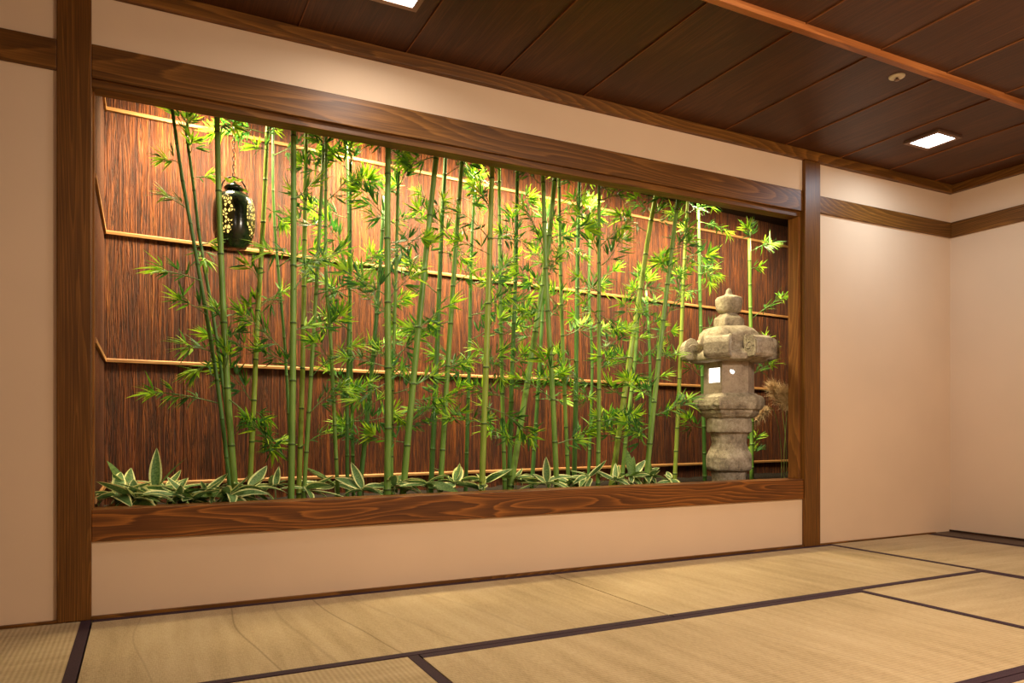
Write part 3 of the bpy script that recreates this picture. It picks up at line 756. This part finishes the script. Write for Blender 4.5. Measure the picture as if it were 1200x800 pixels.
# screen-right is clockwise seen from above relative to facing the camera: azimuth a (screen right positive) -> world angle vang + a
def A(deg): return vang+math.radians(deg)
rl = random.Random(21)
def rough(o, strength=.006, scale=.05, sub=1):
    m = o.modifiers.new('sub', 'SUBSURF'); m.levels = m.render_levels = sub; m.subdivision_type = 'SIMPLE'
    tx = bpy.data.textures.new('rough', 'CLOUDS'); tx.noise_scale = scale; tx.noise_depth = 3
    dm = o.modifiers.new('rough', 'DISPLACE'); dm.texture = tx; dm.strength = strength; dm.mid_level = .5; dm.texture_coords = 'LOCAL'
# pedestal shaft
bm = bmesh.new()
prof = [(0.001, -.02), (19*S, -.02), (19*S, vz(561)), (20.5*S, vz(552)), (24.5*S, vz(550)), (25.7*S, vz(546)), (25.9*S, vz(535)), (25*S, vz(531.5)), (21.5*S, vz(526)), (19.6*S, vz(519)), (20.4*S, vz(511)), (21.6*S, vz(507.5)), (22, 0)]
prof = prof[1:-1]+[(22*S, vz(506.8)), (25*S, vz(506.5)), (25.7*S, vz(504)), (25.7*S, vz(493)), (25*S, vz(490.5)), (20*S, vz(490))]
pf = []
for (a, b) in zip(prof, prof[1:]):
    n_ = max(1, int(math.hypot(a[0]-b[0], a[1]-b[1])/.012))
    for k_ in range(n_): pf.append((a[0]+(b[0]-a[0])*k_/n_, a[1]+(b[1]-a[1])*k_/n_))
pf.append(prof[-1]); lathe(bm, pf, 48)
o = obj('pedestal', bm, M['stone'], lan); rough(o, .009, .035)
def hexring(bm, R, z, sub=4, rot=-14.5, bulge=0):
    vs = []
    for i in range(6):
        a0, a1 = A(rot+60*i), A(rot+60*(i+1))
        p0 = Vector((R*math.cos(a0), R*math.sin(a0), z)); p1 = Vector((R*math.cos(a1), R*math.sin(a1), z))
        for k_ in range(sub):
            q = p0.lerp(p1, k_/sub); vs.append(bm.verts.new(q))
    return vs
def hexloft(bm, prof, sub=4, cap=True, smooth=False):
    rings = [hexring(bm, R, z, sub) for R, z in prof]
    for a, b in zip(rings, rings[1:]):
        for j in range(len(a)):
            f = bm.faces.new((a[j], a[(j+1) % len(a)], b[(j+1) % len(a)], b[j])); f.smooth = smooth
    if cap: bm.faces.new(rings[0][::-1]); bm.faces.new(rings[-1])
    return rings
# platform under the fire box
bm = bmesh.new()
hexloft(bm, [(26*S, vz(490.5)), (31*S, vz(488)), (35*S, vz(484)), (36*S, vz(481)), (39.5*S, vz(479.5)), (41.5*S, vz(475)), (41.5*S, vz(470)), (40.5*S, vz(466)), (38*S, vz(464.3)), (31*S, vz(461.5)), (20*S, vz(460.5))], 8)
bmesh.ops.recalc_face_normals(bm, faces=bm.faces)
o = obj('platform', bm, M['stone'], lan); rough(o, .010, .03, 2)
# fire box: hexagonal, walls with thickness, square window and a moon hole
R = 29.5*S; Ri = R*.80; zb, zt = vz(461.5), vz(424)
bm = bmesh.new()
def face_pt(i, s_, z, Rr):
    a0, a1 = A(-14.5+60*i), A(-14.5+60*(i+1))
    p0 = Vector((Rr*math.cos(a0), Rr*math.sin(a0), z)); p1 = Vector((Rr*math.cos(a1), Rr*math.sin(a1), z))
    return p0.lerp(p1, s_)
def wallface(i, hole):
    """hole: closed loop of (s, z) counter-clockwise, or None"""
    outer = [(0, zb), (1, zb), (1, zt), (0, zt)]
    if not hole:
        for Rr in (R, Ri): bm.faces.new([bm.verts.new(face_pt(i, s_, z, Rr)) for s_, z in outer])
        return
    n = len(hole)
    # project hole onto rectangle border radially
    cs = sum(h_[0] for h_ in hole)/n; cz = sum(h_[1] for h_ in hole)/n
    bord = []
    for s_, z in hole:
        ds, dz = (s_-cs), (z-cz)
        ts = ((1-cs)/ds if ds > 0 else -cs/ds) if abs(ds) > 1e-9 else 1e9
        tz_ = ((zt-cz)/dz if dz > 0 else (zb-cz)/dz) if abs(dz) > 1e-9 else 1e9
        t = min(ts, tz_); bord.append((cs+ds*t, cz+dz*t))
    for (Rr) in (R, Ri):
        hv = [bm.verts.new(face_pt(i, s_, z, Rr)) for s_, z in hole]; bv = [bm.verts.new(face_pt(i, s_, z, Rr)) for s_, z in bord]
        for j in range(n):
            k_ = (j+1) % n
            a_, b_ = bord[j], bord[k_]
            loop = [hv[j], hv[k_], bv[k_]]
            # add a corner when the border turns
            if abs(a_[0]-b_[0]) > 1e-6 and abs(a_[1]-b_[1]) > 1e-6:
                cs_ = a_[0] if a_[0] in (0, 1) or abs(a_[0]-round(a_[0])) < 1e-6 and round(a_[0]) in (0, 1) else b_[0]
                cz_ = b_[1] if cs_ == a_[0] else a_[1]
                loop.append(bm.verts.new(face_pt(i, cs_, cz_, Rr)))
            loop.append(bv[j]); bm.faces.new(loop)
        if Rr == R: ho = hv
        else: hi_ = hv
    for j in range(n):
        k_ = (j+1) % n; bm.faces.new((ho[j], ho[k_], hi_[k_], hi_[j]))
def rect(s0, s1, z0, z1, k_=4):
    pts = []
    for a, b in (((s0, z0), (s1, z0)), ((s1, z0), (s1, z1)), ((s1, z1), (s0, z1)), ((s0, z1), (s0, z0))):
        for q in range(k_): pts.append((a[0]+(b[0]-a[0])*q/k_, a[1]+(b[1]-a[1])*q/k_))
    return pts
# find which side is which: azimuth positive = screen right?
ccam = CAM-Vector((Lc.x, LY, 0)); rgt = Vector((math.cos(YAW), -math.sin(YAW), 0))
test = Vector((math.cos(A(60)), math.sin(A(60)), 0)); flip = test.dot(rgt) < 0
if flip:
    def A(deg): return vang-math.radians(deg)
win = rect(.16, .95, vz(451), vz(431))
moon = []
mc, mz, mr = .42, vz(436.5), 3.4*S; ed = R
for q in range(16):
    a = 2*PI*q/16; rr_ = mr*(1 if not (.3 < a < 2.0) else .55)
    moon.append((mc+rr_*math.cos(a)/ed, mz+rr_*math.sin(a)))
wallface(5, win); wallface(0, moon)
wallface(1, None); wallface(2, win); wallface(3, None); wallface(4, None)
# top and bottom rims
for z in (zb, zt):
    for i in range(6): bm.faces.new([bm.verts.new(face_pt(i, s_, z, Rr)) for s_, Rr in ((0, R), (1, R), (1, Ri), (0, Ri))])
bmesh.ops.remove_doubles(bm, verts=bm.verts, dist=2e-4); bmesh.ops.recalc_face_normals(bm, faces=bm.faces)
fb = obj('fire_box', bm, M['stone_smooth'], lan)
# wooden-look inner window frames and lit paper
for i in (5, 2):
    bm = bmesh.new()
    s0, s1, z0, z1 = .16, .95, vz(451), vz(431); b_ = .07; bz = b_*R
    def slab(sa, sb, za, zc, r0_, r1_):
        v = [bm.verts.new(face_pt(i, s_, z, Rr)) for Rr in (r0_, r1_) for s_, z in ((sa, za), (sb, za), (sb, zc), (sa, zc))]
        for q in ((0, 1, 2, 3), (7, 6, 5, 4), (0, 4, 5, 1), (1, 5, 6, 2), (2, 6, 7, 3), (3, 7, 4, 0)): bm.faces.new([v[k_] for k_ in q])
    slab(s0, s0+b_, z0, z1, R*.985, R*.93); slab(s1-b_, s1, z0, z1, R*.985, R*.93); slab(s0+b_, s1-b_, z0, z0+bz, R*.985, R*.93); slab(s0+b_, s1-b_, z1-bz*.6, z1, R*.985, R*.93)
    bmesh.ops.recalc_face_normals(bm, faces=bm.faces); wf = obj('window_frame', bm, M['stone_smooth'], lan)
    bm = bmesh.new(); slab(s0+.02, s1-.02, z0+.002, z1-.002, R*.925, R*.915); bmesh.ops.recalc_face_normals(bm, faces=bm.faces); obj('paper_pane', bm, M['paper'], wf)
bm = bmesh.new(); i = 0
v = [bm.verts.new(face_pt(0, s_, z, Rr)) for Rr in (R*.80, R*.785) for s_, z in ((.2, vz(443)), (.62, vz(443)), (.62, vz(430)), (.2, vz(430)))]
for q in ((0, 1, 2, 3), (7, 6, 5, 4), (0, 4, 5, 1), (1, 5, 6, 2), (2, 6, 7, 3), (3, 7, 4, 0)): bm.faces.new([v[k_] for k_ in q])
bmesh.ops.recalc_face_normals(bm, faces=bm.faces); o = obj('paper_pane', bm, M['paper'], lan)
# roof: domed hexagonal cap with a thick rim, ridges ending in curled scrolls
bm = bmesh.new(); nseg = 72; rings = []
roofp = [(31, 425.5), (40, 425.3), (45.5, 424), (46.5, 421), (46, 417), (42, 414.5), (36.5, 411), (34, 405), (35, 398), (33.5, 392), (29, 387), (22, 384.3), (15, 383.5)]
for k_, (Rr, v_) in enumerate(roofp):
    ring = []
    for j in range(nseg):
        a = 360*j/nseg; rel = ((a+14.5) % 60)-30           # 0 at face centre, +-30 at corners
        hexf = math.cos(math.radians(30))/math.cos(math.radians(rel))
        blend = 1 if k_ < 6 else max(.25, 1-(k_-5)*.15)
        rr_ = Rr*S*((hexf*1.06)*blend+(1-blend))
        rise = (abs(rel)/30)**2*(2.2 if 2 <= k_ <= 6 else .6)*S
        ring.append(bm.verts.new((rr_*math.cos(A(a)), rr_*math.sin(A(a)), vz(v_)+rise)))
    rings.append(ring)
for a_, b_ in zip(rings, rings[1:]):
    for j in range(nseg): bm.faces.new((a_[j], a_[(j+1) % nseg], b_[(j+1) % nseg], b_[j])).smooth = True
bm.faces.new(rings[0][::-1]); bm.faces.new(rings[-1]); bmesh.ops.recalc_face_normals(bm, faces=bm.faces)
roof = obj('roof', bm, M['stone'], lan); rough(roof, .007, .04)
# scrolls: a blunt curled block at each corner with a ridge running up to the cap
for i in range(6):
    bm = bmesh.new(); a = A(-14.5+60*i); er = Vector((math.cos(a), math.sin(a), 0)); et = Vector((-math.sin(a), math.cos(a), 0)); up = Vector((0, 0, 1))
    prof2 = [(37, 421), (44, 422.5), (52, 422), (54.5, 418), (54.5, 406), (52, 400.5), (47.5, 397.5), (42.5, 399), (39.5, 403.5), (37.5, 403), (35, 398), (30, 392), (22, 386.5), (20, 389), (28, 398), (33, 410)]
    hw = [14.5]*9+[12, 10.5, 9, 7, 7, 8, 11]
    L_, R_ = [], []
    for (pr, pv), w_ in zip(prof2, hw):
        c = er*(pr*S)+up*vz(pv); L_.append(bm.verts.new(c-et*(w_*S))); R_.append(bm.verts.new(c+et*(w_*S)))
    n_ = len(prof2)
    for j in range(n_):
        k_ = (j+1) % n_; bm.faces.new((L_[j], L_[k_], R_[k_], R_[j]))
    bm.faces.new(L_[::-1]); bm.faces.new(R_); bmesh.ops.triangulate(bm, faces=[f for f in bm.faces if len(f.verts) > 4])
    bmesh.ops.recalc_face_normals(bm, faces=bm.faces)
    bmesh.ops.bevel(bm, geom=[e for e in bm.edges if len(e.link_faces) == 2 and e.calc_face_angle(0) > .9], offset=.006, segments=2, affect='EDGES')
    # spiral groove knobs on both sides
    for sgn in (-1, 1):
        pts = []
        for q in range(11):
            th = q*.55; rr_ = (6.2-.42*q)*S
            pts.append(er*(44*S+rr_*math.cos(th))+up*(vz(410.5)+rr_*math.sin(th))+et*(sgn*14.3*S))
        tube(bm, pts, .0055, 6)
    o = obj('corner_scroll', bm, M['stone'], lan, smooth=False); rough(o, .003, .03)
# cap: hexagonal step, then jewel
bm = bmesh.new(); hexloft(bm, [(17.5*S, vz(385)), (17.8*S, vz(384)), (17.6*S, vz(374.5)), (16.6*S, vz(373)), (12.5*S, vz(370)), (10*S, vz(368))], 4)
bmesh.ops.recalc_face_normals(bm, faces=bm.faces); o = obj('neck_block', bm, M['stone'], lan); rough(o, .006, .03)
bm = bmesh.new(); lathe(bm, [(9*S, vz(369)), (9.5*S, vz(367.5)), (12.5*S, vz(366)), (14.6*S, vz(362)), (15.3*S, vz(356)), (15.4*S, vz(351)), (14.2*S, vz(349)), (10*S, vz(347.5)), (5*S, vz(346)), (3.6*S, vz(343.5)), (3*S, vz(340)), (1.6*S, vz(338)), (.4*S, vz(337.4))], 36)
o = obj('finial_jewel', bm, M['stone'], lan); rough(o, .006, .03)
pl = bpy.data.lights.new('lantern_glow', 'POINT'); pl.energy = .6; pl.color = (1, .8, .55); pl.shadow_soft_size = .03
po = bpy.data.objects.new('lantern_glow', pl); C.objects.link(po); po.location = (Lc.x, LY, SOIL+vz(440))

# ---------------------------------------------------------------- hanging lamp
HYy = .62; Hc = on_y(274, 260, HYy); HS = depth_y(274, HYy)/FPX
def hz(v): return CAM.z+(HY-v)*HS-Hc.z
Hc0 = Vector((Hc.x, HYy, CAM.z+(HY-292)*HS)); zoff = Hc0.z
def hz(v): return (292-v)*HS
hl = thing('hanging_lamp', 'dark green glazed hanging lamp with glowing pierced gold ovals, on a black chain', 'hanging lamp', Hc0)
def hr(z):
    P_ = [(12, 292), (14, 290.5), (14.5, 288.5), (17.5, 286), (20.5, 281), (22.5, 273), (23.3, 262), (23.2, 250), (22.5, 241), (20.5, 234), (16.5, 229), (11, 226), (7, 224)]
    for (r0_, v0), (r1_, v1) in zip(P_, P_[1:]):
        if hz(v0) <= z <= hz(v1): return (r0_+(r1_-r0_)*(z-hz(v0))/(hz(v1)-hz(v0)))*HS
    return 7*HS
bm = bmesh.new(); lathe(bm, [(max(.001, hr(hz(v_)-1e-6)), hz(v_)) for v_ in (292, 290.5, 288.5, 286, 281, 277, 273, 267, 262, 256, 250, 245, 241, 237, 234, 231, 229, 226, 224.2)], 40)
obj('body', bm, M['glaze'], hl)
hang = math.atan2(CAM.y-HYy, CAM.x-Hc.x)
hs = -1 if flip else 1
for az in (-22, 62, 146, 230, 290-22+20):
    if az > 260: continue
    bm = bmesh.new(); nr_, na = 8, 28; cz_ = hz(255.5); hh = 23.5*HS; ha = .43
    ctr = None; prev = None
    def sp(t, ph):
        z = cz_+hh*t*math.sin(ph); an = hang+hs*math.radians(az)+ha*t*math.cos(ph); rr_ = hr(z)+.0025
        return bm.verts.new((rr_*math.cos(an), rr_*math.sin(an), z))
    c0 = sp(0, 0)
    for q in range(1, nr_+1):
        ring = [sp(q/nr_, 2*PI*j/na) for j in range(na)]
        for j in range(na):
            if prev is None: bm.faces.new((c0, ring[j], ring[(j+1) % na]))
            else: bm.faces.new((prev[j], ring[j], ring[(j+1) % na], prev[(j+1) % na]))
        prev = ring
    # rim skirt giving the panel thickness
    ring2 = [bm.verts.new((v_.co.x*.97, v_.co.y*.97, v_.co.z)) for v_ in prev]
    for j in range(na): bm.faces.new((prev[j], ring2[j], ring2[(j+1) % na], prev[(j+1) % na]))
    bmesh.ops.recalc_face_normals(bm, faces=bm.faces); obj('pierced_panel', bm, M['pierced'], hl)
bm = bmesh.new(); lathe(bm, [(4*HS, hz(224.5)), (10*HS, hz(223)), (11*HS, hz(220.5)), (9*HS, hz(218)), (4*HS, hz(215.5)), (2*HS, hz(213))], 24); obj('cap', bm, M['glaze'], hl)
bm = bmesh.new()
for sx_ in (-1, 1):
    pts = [Vector((sx_*15*HS*math.cos(q*PI/2/8), 0, hz(229)+(229-207)*HS*math.sin(q*PI/2/8))) for q in range(9)]; tube(bm, pts, .0035, 6)
obj('handle', bm, M['black'], hl)
bm = bmesh.new(); z = hz(207)-.004; k_ = 0; ztop = NZ-Hc0.z-.004
while z < ztop-.02:
    pts = []
    for q in range(13):
        a = 2*PI*q/12; c = Vector((.006*math.cos(a), 0, .0125*math.sin(a)))
        if k_ % 2: c = Vector((0, c.x, c.z))
        pts.append(c+Vector((0, 0, z+.0125)))
    tube(bm, pts, .0019, 5, cap=False); z += .0195; k_ += 1
tube(bm, [Vector((0, 0, z-.004)), Vector((0, 0, ztop+.004))], .004, 8)
obj('chain', bm, M['black'], hl)
# small artificial vine leaf on the cap
bm = bmesh.new()
for (x, y_, zz, a) in ((-.02, -.02, 216, 2.2), (.01, -.03, 214, .6), (.035, -.01, 222, -.3)):
    leaf(bm, Vector((x, y_, hz(zz))), Vector((math.cos(a), -.3, math.sin(a)*.6)), Vector((0, -1, .4)), .034, .02, 0)
    leaf(bm, Vector((x, y_, hz(zz))), Vector((-math.cos(a), -.3, .6)), Vector((0, -1, .4)), .03, .018, 0)
vo_ = obj('vine_leaves', bm, M['leaf_tip'], hl)

# ---------------------------------------------------------------- pampas grass behind the lantern at right
def pampas(u_base, pts_uv, y, label, seed, plume=34):
    r = random.Random(seed); pts = [on_y(u, v, y) for u, v in pts_uv]
    base = Vector((on_y(u_base, 575, y).x, y, SOIL)); root = thing('pampas_grass', label, 'pampas grass', base, 'dry plumed grasses in the right corner of the niche')
    P_ = catmull([base-Vector((0, 0, .01))]+pts, 6)
    bm = bmesh.new(); tube(bm, [q-base for q in P_], [.0028]*len(P_), 6); obj('stalk', bm, M['straw'], root)
    bm = bmesh.new(); end = pts[-1]-base; prev_ = pts[-2]-base; dv = (end-prev_).normalized(); Lp = (end-prev_).length
    for k_ in range(1300):
        t = r.random(); p = prev_.lerp(end, t)+Vector((r.gauss(0,.012), r.gauss(0,.012), r.gauss(0,.012))); sp_ = .05*math.sin(PI*min(1, t*.9+.1))+.006
        d2 = (dv*1.0+Vector((r.gauss(0, .6), r.gauss(0, .5), r.gauss(-.3, .6)))).normalized(); L_ = r.uniform(.04, .10)
        q = p+d2*L_; sd = d2.cross(Vector((r.uniform(-1, 1), r.uniform(-1, 1), .3))).normalized()*.0016
        v = [bm.verts.new(p-sd), bm.verts.new(p+sd), bm.verts.new(q)]; bm.faces.new(v)
    obj('plume', bm, M['plume'], root)
pampas(916, [(915, 520), (908, 485), (899, 478), (880, 492)], .95, 'pampas grass with a drooping tan plume against the stone lantern', 1)
pampas(922, [(921, 520), (918, 490), (915, 470), (906, 452)], 1.0, 'pampas grass with a tan plume beside the right jamb', 2)
pampas(919, [(919, 530), (921, 500), (922, 480), (921, 458)], .85, 'upright pampas grass stalk partly hidden by the right jamb', 3)

# ---------------------------------------------------------------- world, camera, view
w = bpy.data.worlds.new('world'); bpy.context.scene.world = w; w.use_nodes = True
w.node_tree.nodes['Background'].inputs[0].default_value = (1, .82, .62, 1); w.node_tree.nodes['Background'].inputs[1].default_value = 0.0
cd = bpy.data.cameras.new('camera'); co = bpy.data.objects.new('camera', cd); C.objects.link(co)
cd.sensor_width = 36; cd.lens = FPX/1200*36; cd.shift_y = (HY-400)/1200; cd.clip_start = .02
co.location = CAM; co.rotation_euler = (PI/2, 0, -YAW)
bpy.context.scene.camera = co
vs_ = bpy.context.scene.view_settings; vs_.view_transform = 'Standard'; vs_.look = 'None'; vs_.gamma = 1; vs_.exposure = 0.0; vs_.use_curve_mapping = False
